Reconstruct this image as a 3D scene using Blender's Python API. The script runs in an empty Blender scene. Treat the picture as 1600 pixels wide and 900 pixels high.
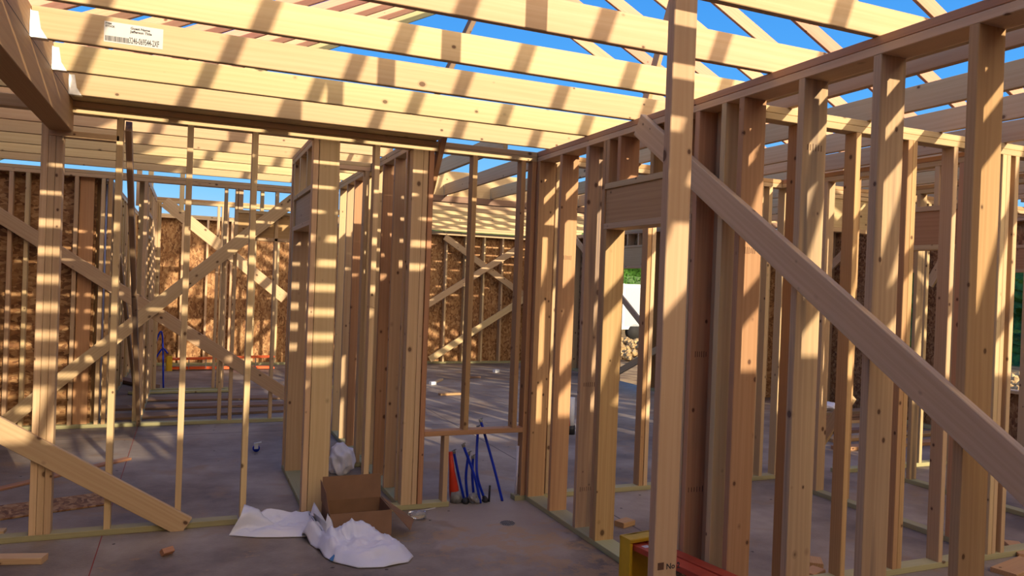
import bpy, bmesh, math, random
from mathutils import Vector, Matrix, noise
random.seed(7)
SC=bpy.context.scene; COL=SC.collection
EYE=1.69; H=2.73; PT=2.654      # eye height, top of the wall plates, top of the studs
F=1190.; YAW=math.radians(23.05); ROLL=math.radians(2.11); PITCH=math.radians(-.285)
FW=Vector((math.sin(YAW)*math.cos(PITCH),math.cos(YAW)*math.cos(PITCH),math.sin(PITCH)))
_r=Vector((math.cos(YAW),-math.sin(YAW),0)); _u=_r.cross(FW)
RT=math.cos(ROLL)*_r+math.sin(ROLL)*_u; UP=-math.sin(ROLL)*_r+math.cos(ROLL)*_u
EYEV=Vector((0,0,EYE))
def ray(px,py): return FW+RT*((px-800)/F)-UP*((py-450)/F)
def onX(px,py,x): r=ray(px,py); return EYEV+r*(x/r.x)
def onY(px,py,y): r=ray(px,py); return EYEV+r*(y/r.y)
def onZ(px,py,z): r=ray(px,py); return EYEV+r*((z-EYE)/r.z)

# ------------------------------------------------------------------ materials
def newmat(name):
    m=bpy.data.materials.new(name); m.use_nodes=True
    nt=m.node_tree; b=nt.nodes['Principled BSDF']; return m,nt,b
def N(nt,t,**k):
    n=nt.nodes.new(t)
    for a,v in k.items(): setattr(n,a,v)
    return n
def ramp(nt,stops,interp='LINEAR'):
    n=N(nt,'ShaderNodeValToRGB'); cr=n.color_ramp; cr.interpolation=interp
    while len(cr.elements)<len(stops): cr.elements.new(.5)
    for e,(p,c) in zip(cr.elements,stops): e.position=p; e.color=(*c,1) if len(c)==3 else c
    return n
def math_(nt,op,a,b=None,c=None):
    n=N(nt,'ShaderNodeMath',operation=op)
    for i,v in enumerate((a,b,c)):
        if v is None: continue
        if isinstance(v,(int,float)): n.inputs[i].default_value=v
        else: nt.links.new(v,n.inputs[i])
    return n.outputs[0]
def mix(nt,fac,a,b,blend='MIX'):
    n=N(nt,'ShaderNodeMix',data_type='RGBA',blend_type=blend)
    for s,v in ((n.inputs[0],fac),(n.inputs[6],a),(n.inputs[7],b)):
        if isinstance(v,(int,float)): s.default_value=v
        elif isinstance(v,tuple): s.default_value=(*v,1)
        else: nt.links.new(v,s)
    return n.outputs[2]
def wood(name,c_lo,c_hi,ring,knots=1.0,stain=0.0,hue=0.05):
    m,nt,b=newmat(name); L=nt.links.new
    tc=N(nt,'ShaderNodeTexCoord'); oi=N(nt,'ShaderNodeObjectInfo')
    off=N(nt,'ShaderNodeVectorMath',operation='SCALE'); comb=N(nt,'ShaderNodeCombineXYZ')
    L(math_(nt,'MULTIPLY',oi.outputs['Random'],41.),comb.inputs[0]); L(math_(nt,'MULTIPLY',oi.outputs['Random'],17.),comb.inputs[1]); L(math_(nt,'MULTIPLY',oi.outputs['Random'],7.3),comb.inputs[2])
    add=N(nt,'ShaderNodeVectorMath',operation='ADD'); L(tc.outputs['Object'],add.inputs[0]); L(comb.outputs[0],add.inputs[1])
    def mapped(s):
        mp=N(nt,'ShaderNodeMapping'); mp.inputs['Scale'].default_value=s; L(add.outputs[0],mp.inputs['Vector']); return mp.outputs[0]
    n1=N(nt,'ShaderNodeTexNoise'); n1.inputs['Scale'].default_value=1; n1.inputs['Detail'].default_value=3; L(mapped((.5,9,9)),n1.inputs['Vector'])
    wv=N(nt,'ShaderNodeTexNoise'); wv.inputs['Scale'].default_value=1; wv.inputs['Detail'].default_value=4; wv.inputs['Roughness'].default_value=.6; wv.inputs['Distortion'].default_value=.6; L(mapped((.9,85,85)),wv.inputs['Vector'])
    rg=N(nt,'ShaderNodeTexWave',wave_type='RINGS',rings_direction='X'); rg.inputs['Scale'].default_value=11; rg.inputs['Distortion'].default_value=9; rg.inputs['Detail'].default_value=3; rg.inputs['Detail Scale'].default_value=.6; L(mapped((.12,2.2,2.2)),rg.inputs['Vector'])
    base=mix(nt,n1.outputs[0],c_lo,c_hi)
    f1=math_(nt,'MULTIPLY',math_(nt,'SUBTRACT',wv.outputs[0],.42),1.5); 
    g=N(nt,'ShaderNodeClamp'); L(f1,g.inputs[0])
    base=mix(nt,math_(nt,'MULTIPLY',g.outputs[0],.42),base,ring,)
    base=mix(nt,math_(nt,'MULTIPLY',rg.outputs['Fac'],.17),base,ring)
    # knots: round dark spots, sparse
    vo=N(nt,'ShaderNodeTexVoronoi'); vo.inputs['Scale'].default_value=13; L(mapped((.75,1,1)),vo.inputs['Vector'])
    sep=N(nt,'ShaderNodeSeparateColor'); L(vo.outputs['Color'],sep.inputs[0])
    sel=math_(nt,'GREATER_THAN',sep.outputs[0],1-.30*knots)
    kr=ramp(nt,[(0,(1,1,1)),(.14,(1,1,1)),(.17,(.35,.35,.35)),(.27,(0,0,0))]); L(math_(nt,'MULTIPLY',vo.outputs['Distance'],math_(nt,'MULTIPLY_ADD',sep.outputs[1],1.3,.85)),kr.inputs[0])
    kf=math_(nt,'MULTIPLY',kr.outputs[0],sel)
    base=mix(nt,math_(nt,'MULTIPLY',kf,.85),base,(.085,.035,.015))
    if stain:
        ns=N(nt,'ShaderNodeTexNoise'); ns.inputs['Scale'].default_value=1; L(mapped((.7,14,14)),ns.inputs['Vector'])
        sr=ramp(nt,[(.52,(0,0,0)),(.68,(1,1,1))]); L(ns.outputs[0],sr.inputs[0])
        base=mix(nt,math_(nt,'MULTIPLY',sr.outputs[0],stain),base,(.16,.13,.11))
    hs=N(nt,'ShaderNodeHueSaturation'); L(base,hs.inputs['Color'])
    r2=math_(nt,'FRACT',math_(nt,'MULTIPLY',oi.outputs['Random'],9.77))
    L(math_(nt,'ADD',.5-hue*.35,math_(nt,'MULTIPLY',r2,hue*.5)),hs.inputs['Hue'])
    L(math_(nt,'ADD',.84,math_(nt,'MULTIPLY',oi.outputs['Random'],.28)),hs.inputs['Value'])
    L(hs.outputs[0],b.inputs['Base Color']); b.inputs['Roughness'].default_value=.62
    b.inputs['Specular IOR Level'].default_value=.25
    bp=N(nt,'ShaderNodeBump'); bp.inputs['Strength'].default_value=.12; bp.inputs['Distance'].default_value=.003; L(wv.outputs[0],bp.inputs['Height']); L(bp.outputs[0],b.inputs['Normal'])
    return m
M={}
M['spruce']=wood('spruce_lumber',(.60,.435,.225),(.71,.54,.31),(.42,.25,.10),knots=1.5)
M['joist']=wood('joist_lumber',(.57,.42,.215),(.66,.51,.29),(.44,.26,.10),knots=1.0)
M['pine']=wood('yellow_pine_lumber',(.50,.30,.13),(.62,.41,.20),(.28,.13,.04),knots=1.5,hue=.05)
M['red']=wood('reddish_fir_lumber',(.50,.27,.13),(.58,.34,.17),(.30,.13,.055),knots=.8)
M['weather']=wood('stained_pine_lumber',(.50,.36,.19),(.62,.46,.26),(.28,.16,.07),stain=.8,knots=1.4)
M['fir']=wood('pink_fir_lumber',(.64,.33,.20),(.72,.42,.27),(.50,.22,.12),knots=.7)
M['treated']=wood('green_treated_lumber',(.36,.35,.17),(.47,.45,.24),(.24,.21,.09),knots=.5)
M['lvl']=wood('laminated_beam_lumber',(.50,.31,.13),(.58,.38,.17),(.34,.18,.07),knots=0)
M['grey']=wood('old_brown_and_shaded_lumber',(.20,.13,.085),(.30,.20,.13),(.12,.07,.04),knots=.5)
def osb():
    m,nt,b=newmat('osb_sheathing'); L=nt.links.new
    tc=N(nt,'ShaderNodeTexCoord')
    vo=N(nt,'ShaderNodeTexVoronoi'); vo.inputs['Scale'].default_value=42
    mp=N(nt,'ShaderNodeMapping'); mp.inputs['Scale'].default_value=(1,1,.55); L(tc.outputs['Object'],mp.inputs[0])
    nz=N(nt,'ShaderNodeTexNoise'); nz.inputs['Scale'].default_value=14; L(mp.outputs[0],nz.inputs[0])
    ad=N(nt,'ShaderNodeMix',data_type='VECTOR'); ad.inputs[0].default_value=.08; L(mp.outputs[0],ad.inputs[4]); L(nz.outputs[1],ad.inputs[5]); L(ad.outputs[1],vo.inputs['Vector'])
    s=N(nt,'ShaderNodeSeparateColor'); L(vo.outputs['Color'],s.inputs[0])
    cr=ramp(nt,[(0,(.16,.065,.02)),(.35,(.29,.135,.045)),(.65,(.38,.20,.075)),(1,(.50,.30,.13))]); L(s.outputs[0],cr.inputs[0])
    L(cr.outputs[0],b.inputs['Base Color']); b.inputs['Roughness'].default_value=.7
    bp=N(nt,'ShaderNodeBump'); bp.inputs['Strength'].default_value=.3; bp.inputs['Distance'].default_value=.004; L(s.outputs[1],bp.inputs['Height']); L(bp.outputs[0],b.inputs['Normal'])
    return m
M['osb']=osb()
def concrete():
    m,nt,b=newmat('concrete_slab'); L=nt.links.new
    tc=N(nt,'ShaderNodeTexCoord')
    n1=N(nt,'ShaderNodeTexNoise'); n1.inputs['Scale'].default_value=.9; n1.inputs['Detail'].default_value=8; n1.inputs['Roughness'].default_value=.62; L(tc.outputs['Object'],n1.inputs[0])
    n2=N(nt,'ShaderNodeTexNoise'); n2.inputs['Scale'].default_value=2.2; n2.inputs['Detail'].default_value=6; n2.inputs['Distortion'].default_value=.8; L(tc.outputs['Object'],n2.inputs[0])
    n3=N(nt,'ShaderNodeTexNoise'); n3.inputs['Scale'].default_value=60; n3.inputs['Detail'].default_value=3; L(tc.outputs['Object'],n3.inputs[0])
    c=ramp(nt,[(.36,(.13,.10,.08)),(.48,(.235,.19,.15)),(.62,(.36,.30,.235))]); L(n1.outputs[0],c.inputs[0])
    d=ramp(nt,[(.55,(0,0,0)),(.68,(1,1,1))]); L(n2.outputs[0],d.inputs[0])
    col=mix(nt,math_(nt,'MULTIPLY',d.outputs[0],.6),c.outputs[0],(.30,.19,.10))
    # dried mud around the plumbing corner
    sp=N(nt,'ShaderNodeSeparateXYZ'); L(tc.outputs['Object'],sp.inputs[0])
    dx=math_(nt,'SUBTRACT',sp.outputs[0],2.12); dy=math_(nt,'SUBTRACT',sp.outputs[1],5.0)
    r=math_(nt,'SQRT',math_(nt,'ADD',math_(nt,'MULTIPLY',dx,dx),math_(nt,'MULTIPLY',math_(nt,'MULTIPLY',dy,dy),.5)))
    rr=math_(nt,'ADD',r,math_(nt,'MULTIPLY',math_(nt,'SUBTRACT',n2.outputs[0],.5),.9))
    md=ramp(nt,[(.46,(1,1,1)),(.53,(0,0,0))]); L(rr,md.inputs[0])
    col=mix(nt,math_(nt,'MULTIPLY',md.outputs[0],.62),col,(.40,.325,.25))
    # sawdust trail along the foot of the right-hand wall
    n4=N(nt,'ShaderNodeTexNoise'); n4.inputs['Scale'].default_value=5.5; n4.inputs['Detail'].default_value=7; n4.inputs['Roughness'].default_value=.7; L(tc.outputs['Object'],n4.inputs[0])
    near=N(nt,'ShaderNodeMapRange'); near.inputs[1].default_value=1.1; near.inputs[2].default_value=.2; near.inputs[3].default_value=0; near.inputs[4].default_value=.13; L(math_(nt,'ABSOLUTE',math_(nt,'SUBTRACT',math_(nt,'ADD',sp.outputs[0],math_(nt,'MULTIPLY',sp.outputs[1],.5)),4.35)),near.inputs[0])
    lim=math_(nt,'MULTIPLY',math_(nt,'LESS_THAN',sp.outputs[1],4.95),math_(nt,'LESS_THAN',sp.outputs[0],2.6))
    sd_=ramp(nt,[(.60,(0,0,0)),(.66,(1,1,1))]); L(math_(nt,'ADD',n4.outputs[0],near.outputs[0]),sd_.inputs[0])
    col=mix(nt,math_(nt,'MULTIPLY',math_(nt,'MULTIPLY',sd_.outputs[0],lim),.55),col,(.42,.26,.12))
    # small specks
    vo=N(nt,'ShaderNodeTexVoronoi'); vo.inputs['Scale'].default_value=6; L(tc.outputs['Object'],vo.inputs[0])
    s5=N(nt,'ShaderNodeSeparateColor'); L(vo.outputs['Color'],s5.inputs[0])
    sk=math_(nt,'MULTIPLY',math_(nt,'LESS_THAN',math_(nt,'ADD',vo.outputs['Distance'],math_(nt,'MULTIPLY',math_(nt,'SUBTRACT',n3.outputs[0],.5),.12)),.07),math_(nt,'GREATER_THAN',s5.outputs[0],.62))
    col=mix(nt,sk,col,(.05,.03,.02))
    def line(coord,val,w): return math_(nt,'LESS_THAN',math_(nt,'ABSOLUTE',math_(nt,'SUBTRACT',coord,val)),w)
    col=mix(nt,line(sp.outputs[0],2.97,.006),col,(.07,.05,.045))
    col=mix(nt,line(sp.outputs[1],8.6,.008),col,(.08,.06,.055))
    col=mix(nt,line(sp.outputs[0],-.45,.003),col,(.25,.03,.015))
    L(col,b.inputs['Base Color']); b.inputs['Roughness'].default_value=.55; b.inputs['Specular IOR Level'].default_value=.35
    bp=N(nt,'ShaderNodeBump'); bp.inputs['Strength'].default_value=.25; bp.inputs['Distance'].default_value=.01; L(n3.outputs[0],bp.inputs['Height']); L(bp.outputs[0],b.inputs['Normal'])
    return m
M['concrete']=concrete()
def simple(name,col,rough=.6,metal=0,noise_amt=.0,scale=20,spec=.4,alpha=None,col2=None,trans=0):
    m,nt,b=newmat(name); L=nt.links.new
    tc=N(nt,'ShaderNodeTexCoord'); n=N(nt,'ShaderNodeTexNoise'); n.inputs['Scale'].default_value=scale; n.inputs['Detail'].default_value=4; L(tc.outputs['Object'],n.inputs[0])
    c2=col2 or tuple(max(0,c*(1-noise_amt)) for c in col)
    rp=ramp(nt,[(.35,c2),(.65,col)]); L(n.outputs[0],rp.inputs[0]); L(rp.outputs[0],b.inputs['Base Color'])
    b.inputs['Roughness'].default_value=rough; b.inputs['Metallic'].default_value=metal; b.inputs['Specular IOR Level'].default_value=spec
    if trans: b.inputs['Transmission Weight'].default_value=trans
    return m
M['steel']=simple('galvanized_steel',(.72,.73,.74),.3,.9,.15,60)
M['paper']=simple('white_label_paper',(.60,.59,.56),.7,0,.05)
M['ink']=simple('black_ink',(.03,.03,.035),.7)
M['stamp']=simple('faded_brown_ink',(.12,.06,.035),.8)
M['card']=simple('brown_cardboard',(.25,.135,.07),.8,0,.12,9)
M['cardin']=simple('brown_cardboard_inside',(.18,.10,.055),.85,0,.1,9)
M['cloth']=simple('white_plastic_sheeting',(.80,.79,.83),.45,0,.10,3,.4,col2=(.66,.69,.80))
M['bluemark']=simple('blue_print',(.03,.16,.36),.5)
M['pex']=simple('blue_tubing',(.006,.035,.50),.35,0,.2,8)
M['redcap']=simple('red_plastic',(.62,.045,.015),.4,0,.15,8)
M['orange']=simple('red_fiberglass',(.50,.07,.03),.45,0,.15,14)
M['orange2']=simple('orange_fiberglass',(.80,.12,.02),.45,0,.15,14)
M['yellow']=simple('yellow_plastic',(.70,.43,.02),.45,0,.12,14)
M['alum']=simple('aluminium_rail',(.35,.36,.37),.35,.8,.1,14)
M['black']=simple('black_plastic',(.02,.02,.02),.5)
M['tape']=simple('grey_duct_tape',(.26,.26,.25),.4,0,.4,40)
M['pvc']=simple('white_pvc',(.68,.68,.78),.35,0,.05)
M['clear']=simple('clear_plastic',(.9,.92,.93),.12,0,.02,spec=.6,trans=.85)
M['dirt']=simple('yellow_dirt',(.50,.34,.15),.95,0,.5,2.5,col2=(.20,.12,.055))
M['rock']=simple('tan_clod',(.58,.42,.20),.95,0,.4,6,col2=(.25,.16,.07))
M['leaf']=simple('hedge_leaf',(.07,.20,.025),.6,0,.6,5,col2=(.02,.07,.01))
M['trailerblue']=simple('trailer_blue_paint',(.035,.07,.17),.3,0,.1)
M['trailerwhite']=simple('trailer_white_paint',(.72,.76,.80),.35,0,.06)
M['trailergrey']=simple('trailer_grey_panel',(.42,.47,.50),.4,0,.06)
M['rubber']=simple('tyre_rubber',(.02,.02,.02),.8)

# ------------------------------------------------------------------ object helpers
WM={}
def link(name,me,mat,mw,parent=None):
    o=bpy.data.objects.new(name,me); COL.objects.link(o)
    if mat is not None and not me.materials: me.materials.append(mat)
    if parent is not None:
        o.parent=parent; o.matrix_parent_inverse=WM[parent.name].inverted()
    o.matrix_basis=mw; WM[o.name]=mw.copy()
    return o
def thing(name,label,cat,loc=(0,0,0),group=None,kind=None):
    o=bpy.data.objects.new(name,None); COL.objects.link(o); o.empty_display_size=.1
    mw=Matrix.Translation(loc); o.matrix_basis=mw; WM[o.name]=mw
    return tag(o,label,cat,group,kind)
def tag(o,label,cat,group=None,kind=None):
    o['label']=label; o['category']=cat
    if group: o['group']=group
    if kind: o['kind']=kind
    return o
def boxmesh(name,L,T,W,c=.0028):
    """board along local X with eased long edges"""
    c=min(c,T*.3,W*.3); t,w=T/2,W/2
    prof=[(-t+c,-w),(t-c,-w),(t,-w+c),(t,w-c),(t-c,w),(-t+c,w),(-t,w-c),(-t,-w+c)]
    v=[(x,a,b) for x in (-L/2,L/2) for a,b in prof]
    f=[(i,(i+1)%8,8+(i+1)%8,8+i) for i in range(8)]+[tuple(range(7,-1,-1)),tuple(range(8,16))]
    me=bpy.data.meshes.new(name); me.from_pydata(v,[],f); me.update(); return me
AX={'X':Matrix(((1,0,0),(0,1,0),(0,0,1))),'Y':Matrix(((0,-1,0),(1,0,0),(0,0,1))),'Z':Matrix(((0,0,-1),(0,1,0),(1,0,0)))}
def board(name,lo,hi,mat,parent=None,grain=None,c=.0028):
    lo,hi=Vector(lo),Vector(hi)
    d=hi-lo; d=Vector([abs(a) for a in d]); ctr=(lo+hi)/2
    if grain is None: grain='XYZ'[max(range(3),key=lambda i:d[i])]
    if grain=='X': dims=(d.x,d.y,d.z)
    elif grain=='Y': dims=(d.y,d.x,d.z)
    else: dims=(d.z,d.y,d.x)
    return link(name,boxmesh(name,*dims,c),M[mat] if isinstance(mat,str) else mat,Matrix.Translation(ctr)@AX[grain].to_4x4(),parent)
def frameM(A,B,n):
    A,B,n=Vector(A),Vector(B),Vector(n); x=(B-A).normalized(); y=(n-n.dot(x)*x).normalized(); z=x.cross(y)
    m=Matrix((x,y,z)).transposed().to_4x4(); m.translation=(A+B)/2; return m
def diag(name,A,B,T,W,n,mat,parent=None):
    """board from A to B, thickness T along n, width W across"""
    A,B=Vector(A),Vector(B)
    return link(name,boxmesh(name,(B-A).length,T,W),M[mat],frameM(A,B,n),parent)
def bm_obj(name,bm,mat,parent=None,origin=None,smooth=False):
    if origin is None:
        vs=[v.co for v in bm.verts]; origin=Vector((sum(v.x for v in vs)/len(vs),sum(v.y for v in vs)/len(vs),min(v.z for v in vs)))
    origin=Vector(origin); bmesh.ops.translate(bm,verts=bm.verts,vec=-origin)
    me=bpy.data.meshes.new(name); bm.to_mesh(me); bm.free()
    if smooth: me.polygons.foreach_set('use_smooth',[True]*len(me.polygons))
    return link(name,me,M[mat] if isinstance(mat,str) else mat,Matrix.Translation(origin),parent)
def tube(name,pts,r,mat,parent=None,n=12,cap=True,radii=None):
    bm=bmesh.new(); pts=[Vector(p) for p in pts]; rings=[]; px=None
    for i,p in enumerate(pts):
        a=pts[max(i-1,0)]; b=pts[min(i+1,len(pts)-1)]; t=(b-a).normalized()
        if px is None: px=t.orthogonal().normalized()
        px=(px-px.dot(t)*t).normalized(); py=t.cross(px); rr=radii[i] if radii else r
        rings.append([bm.verts.new(p+rr*(math.cos(2*math.pi*k/n)*px+math.sin(2*math.pi*k/n)*py)) for k in range(n)])
    for a,b in zip(rings,rings[1:]):
        for k in range(n): bm.faces.new((a[k],a[(k+1)%n],b[(k+1)%n],b[k]))
    if cap: bm.faces.new(rings[0][::-1]); bm.faces.new(rings[-1])
    return bm_obj(name,bm,mat,parent,smooth=True)
def bez(pts,n=10):
    out=[]; P=[Vector(p) for p in pts]
    P=[2*P[0]-P[1]]+P+[2*P[-1]-P[-2]]
    for i in range(1,len(P)-2):
        for k in range(n):
            t=k/n; a,b,c,d=P[i-1:i+3]
            out.append(.5*((2*b)+(-a+c)*t+(2*a-5*b+4*c-d)*t*t+(-a+3*b-3*c+d)*t**3))
    out.append(P[-2]); return out
ORD=['first','second','third','fourth','fifth','sixth','seventh','eighth','ninth','tenth','eleventh','twelfth','thirteenth','fourteenth','fifteenth','sixteenth','seventeenth','eighteenth','nineteenth','twentieth']
def pick(*w): return random.choice(w)

# ------------------------------------------------------------------ walls
# a wall runs along axis `ax` ('X' or 'Y') from a0 to a1; its near face is at `off`, it is `th` thick
def wbox(ax,a0,a1,o0,o1,z0,z1):
    return ((a0,o0,z0),(a1,o1,z1)) if ax=='X' else ((o0,a0,z0),(o1,a1,z1))
class Wall:
    def __init__(s,name,label,ax,off,th,a0,a1,cat='stud wall',kind=None,top=True):
        s.ax,s.off,s.th=ax,off,th
        loc=(a0,off,0) if ax=='X' else (off,a0,0)
        s.root=thing(name,label,cat,loc,kind=kind)
        if top:
            j=a0+(a1-a0)*random.uniform(.35,.65)
            s.b('top_plate',a0,a1,H-.038,H-.001,pick('spruce','spruce','pine'))
            s.b('top_plate',a0,a1,PT,H-.039,'spruce')
    def b(s,name,a0,a1,z0,z1,mat,o0=0,o1=None,grain=None,parent=None):
        lo,hi=wbox(s.ax,a0,a1,s.off+o0,s.off+(s.th if o1 is None else o1),z0,z1)
        return board(name,lo,hi,mat,parent or s.root,grain)
    def bottom(s,a0,a1): s.b('bottom_plate',a0,a1,0,.038,'treated')
    def stud(s,c,z0=.038,z1=PT,mat=None,w=.038,o0=0,o1=None,name='stud'):
        """c = near/left edge along the wall"""
        return s.b(name,c,c+w,z0,z1-.0005,mat or random.choices(['spruce','pine','weather'],[6,2,.6])[0],o0,o1,grain='Z')
    def header(s,a0,a1,z0,z1,mat='pine',inset=.035):
        s.b('header_plate',a0,a1,z1-.038,z1,'spruce'); s.b('header_plate',a0,a1,z0,z0+.038,'spruce')
        s.b('header_board',a0+.001,a1-.001,z0+.038,z1-.038,mat,inset,inset+.038)
    def sheath(s,a0,a1,z0,z1,o0=None,name='osb_panel'):
        o0=s.th+.0005 if o0 is None else o0
        return s.b(name,a0,a1,z0,z1,'osb',o0,o0+.011)

def cx(px,py,wall):   # coordinate along the wall of an image point on its near face
    p=onY(px,py,wall.off) if wall.ax=='X' else onX(px,py,wall.off)
    return p.x if wall.ax=='X' else p.y

S='spruce'
# --- wall A: 2x4 wall across the room, 5.43 m ahead
A=Wall('stud_wall','bare stud wall crossing the room behind the cardboard box, with a tiled row of thin studs','X',5.43,.089,-.80,2.485)
A.root['label']='bare stud wall crossing behind the open cardboard box, with a framed niche above blue pipes'
A.bottom(-2.6,.36)
A.bottom(.76,1.86); A.bottom(2.40,2.485)
A.b('bottom_plate',-2.6,-2.25,.038,.076,'treated')
x0=-.853
for k in range(3): A.stud(x0+.0395*k,z1=2.50 if k else 2.73,mat=S)
A.b('beam_seat_plate',x0+.0385,-.43,2.501,2.539,S)
for x in (-.445,-.033,.372,): A.stud(x,mat=S)
A.stud(.775,mat=S)
A.stud(1.205,mat=S)
A.stud(1.487,mat=S,w=.078); A.stud(1.567,mat=S); A.stud(1.612,mat='red')
A.b('sill_plate',1.650,2.446,.535,.573,'pine')
A.stud(1.805,z1=.535,mat=S,name='cripple_stud')
A.stud(1.955,z0=.573,mat='pine',name='cripple_stud'); A.stud(2.355,z0=.573,mat='pine',name='cripple_stud')
A.stud(2.446,mat='red')
for xx in (-2.45,-2.05,-1.65,-1.25): A.stud(xx)
A.b('top_plate',-2.6,-.90,PT,H-.001,S)
# backing board on top of wall A
tag(board('backing_board',(-.69,5.285,H+.0005),(1.66,5.50,H+.038),'joist'),'flat backing board lying along the top of the stud wall under the joists','board')
# --- wall G: short 2x6 wall with a headed opening
G=Wall('stud_wall','short wall with a boxed header running back behind the tall doubled post','Y',.805,.14,5.525,6.90)
G.bottom(5.525,6.90)
G.stud(5.433,mat=S,z0=.039,o0=.012,o1=.152); 
G.b('stud',5.472,5.51,.039,PT,'pine',.012,.152,grain='Z')
G.stud(5.53,mat=S)
G.header(5.57,6.70,2.07,2.37,'spruce',.02)
G.stud(5.57,z1=2.07,mat=S,name='jack_stud')
for y in (5.95,6.35): G.stud(y,z0=2.37,mat=S,name='cripple_stud')
G.stud(6.66,z1=2.07,mat=S,name='jack_stud'); G.stud(6.705,mat=S); G.stud(6.86,mat=S)
# --- wall N: closet back wall
Nn=Wall('stud_wall','narrow wall closing the space behind the trash bag','X',6.80,.089,.95,1.475)
Nn.bottom(.95,1.475)
for x in (.955,1.165,1.43): Nn.stud(x,mat=S)
Nn.stud(1.12,mat=S)
# --- wall H
Hh=Wall('stud_wall','wall of close studs running back from the post right of the cardboard box','Y',1.48,.089,5.525,8.42)
Hh.bottom(5.525,8.42)
for y in (5.56,5.93,6.31,6.71,7.11,7.51,7.89,8.30): Hh.stud(y,mat=pick(S,S,'pine'))
# --- wall B: 2x6 wall running toward the camera on the right
B=Wall('stud_wall','2x6 stud wall running along the right side, under the joist ends','Y',2.49,.14,-2.0,5.52)
B.bottom(4.40,5.52); B.bottom(3.66,3.9) if False else None
B.bottom(-2.0,3.40); B.b('bottom_plate',3.62,4.40,0,.038,'treated')
B.stud(5.43,mat='red',w=.038); B.stud(5.385,mat='pine')
B.stud(5.00,mat='pine',z0=.038); B.stud(4.60,mat='weather'); B.stud(4.362,mat='pine')
B.stud(4.322,z1=2.07,mat='pine',name='jack_stud')
B.header(3.42,4.36,2.07,2.37,'pine',.012)
for y in (4.32,4.18,3.80,3.55): B.stud(y,z0=2.37,mat=pick('pine','red'),name='cripple_stud')
B.stud(3.42,z1=2.07,mat=S,name='jack_stud'); B.stud(3.375,mat='pine')
B.b('partition_backer',3.215,3.355,.038,PT,'pine',.102,.14,grain='Z')
B.stud(3.155,mat=S,o0=.0); B.stud(3.02,mat='pine')
B.stud(2.62,mat='weather'); B.stud(2.215,mat='weather'); B.stud(1.81,mat='pine')
for k in range(1,9): B.stud(1.81-.404*k)
# --- wall A continued right of wall B
A2=Wall('stud_wall','stud wall crossing the right-hand rooms behind the door header','X',5.43,.089,2.635,8.9)
A2.bottom(2.635,5.3); A2.bottom(5.75,7.6)
for x in (2.66,3.53,4.12,4.70,4.80,4.98,5.30): A2.stud(x,mat=pick(S,'pine'))
A2.stud(3.575,mat=S,z1=2.3)
A2.header(5.34,6.35,2.30,2.65,'spruce',.01)
for x in (6.38,6.44,6.84,7.25,7.65,8.06,8.46): A2.stud(x,mat=S)
# --- wall L
Lw=Wall('stud_wall','stud wall branching right from the 2x6 wall, lit along its top plate','X',3.33,.089,2.635,5.6)
Lw.bottom(2.635,5.6)
for x in (2.64,3.14,3.575,4.00,4.04,4.40,4.86,4.985,5.4): Lw.stud(x,mat=pick(S,'pine'),w=.038)
Lw.stud(4.90,mat=S,z0=.04)
# --- wall K, K2
K=Wall('stud_wall','wall with a boxed header crossing behind the leaning brace at right','Y',4.94,.089,3.425,5.425)
K.bottom(3.425,4.93)
for y in (3.43,3.66,4.25,4.62,4.89): K.stud(y,mat=pick(S,'pine'))
K.header(3.70,4.25,2.05,2.37,'red',.01)
K.stud(3.85,z0=2.37,mat=S,name='cripple_stud')
K2=Wall('stud_wall','farther wall at right parallel to the headed wall','Y',6.13,.089,3.3,5.425)
K2.bottom(3.3,5.425)
for y in (3.31,3.75,4.15,4.56,4.96,5.38): K2.stud(y)
# --- wall D
D=Wall('stud_wall','stud wall in the middle distance at left, crossed by two diagonal braces','X',9.15,.089,-2.7,1.40)
D.bottom(-2.7,1.40)
for px,y in ((2,640),(28,640),(104,660),(146,660),(213,660)): D.stud(cx(px,y,D),mat=S)
D.b('flat_stud',cx(117,500,D),cx(140,500,D),.038,PT,'red',.048,.086,grain='Z')
D.stud(cx(158,640,D),mat='pine')
D.stud(cx(339,655,D),mat=S); D.stud(cx(356,655,D),mat=S); D.stud(.90,mat=S); D.stud(1.36)
D.header(cx(372,360,D),1.36,2.08,2.42,'pine',.01)
D.stud(cx(408,300,D),z0=2.42,mat=S,name='cripple_stud')
D.stud(cx(372,300,D),z0=2.42,mat=S,name='cripple_stud',w=.06)
D.sheath(-2.7,-1.45,0,H); D.sheath(-1.448,-.92,0,H)
# --- behind D: side wall and mid wall
W2=Wall('stud_wall','side wall behind the crossed braces, running toward the far sheathed wall','Y',-.52,.089,9.26,11.74)
W2.bottom(9.26,11.74)
for y in (9.28,9.66,10.07,10.48,10.9,11.3,11.68): W2.stud(y)
W2.header(9.70,10.48,2.07,2.37,S,.01)
MW=Wall('stud_wall','low-lit partition in front of the far ladder','X',11.75,.089,-.50,2.6)
MW.bottom(-.50,.62); MW.bottom(1.4,2.6)
for x in (-.49,-.45,-.41,.36,.42,.48,1.40,1.8,2.2,2.55): MW.stud(x,mat=S)
WL=Wall('stud_wall','stud wall edging the rear left room, beside the white pipe','Y',-.98,.14,9.26,15.0)
WL.bottom(9.26,15.0)
for k in range(14): WL.stud(9.3+.405*k)
WL.sheath(9.24,15.0,-.02,H,-.012)
# --- north exterior wall (structure)
Iw=Wall('wall_back','far exterior wall of studs with osb sheathing','X',15.0,.14,-1.0,7.16,cat='wall',kind='structure')
x=-.98
while x<7.05:
    Iw.stud(x+.018,mat=S)
    x+=.417
Iw.bottom(-1.0,7.16)
Iw.sheath(-1.0,7.3,0,H)
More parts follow.
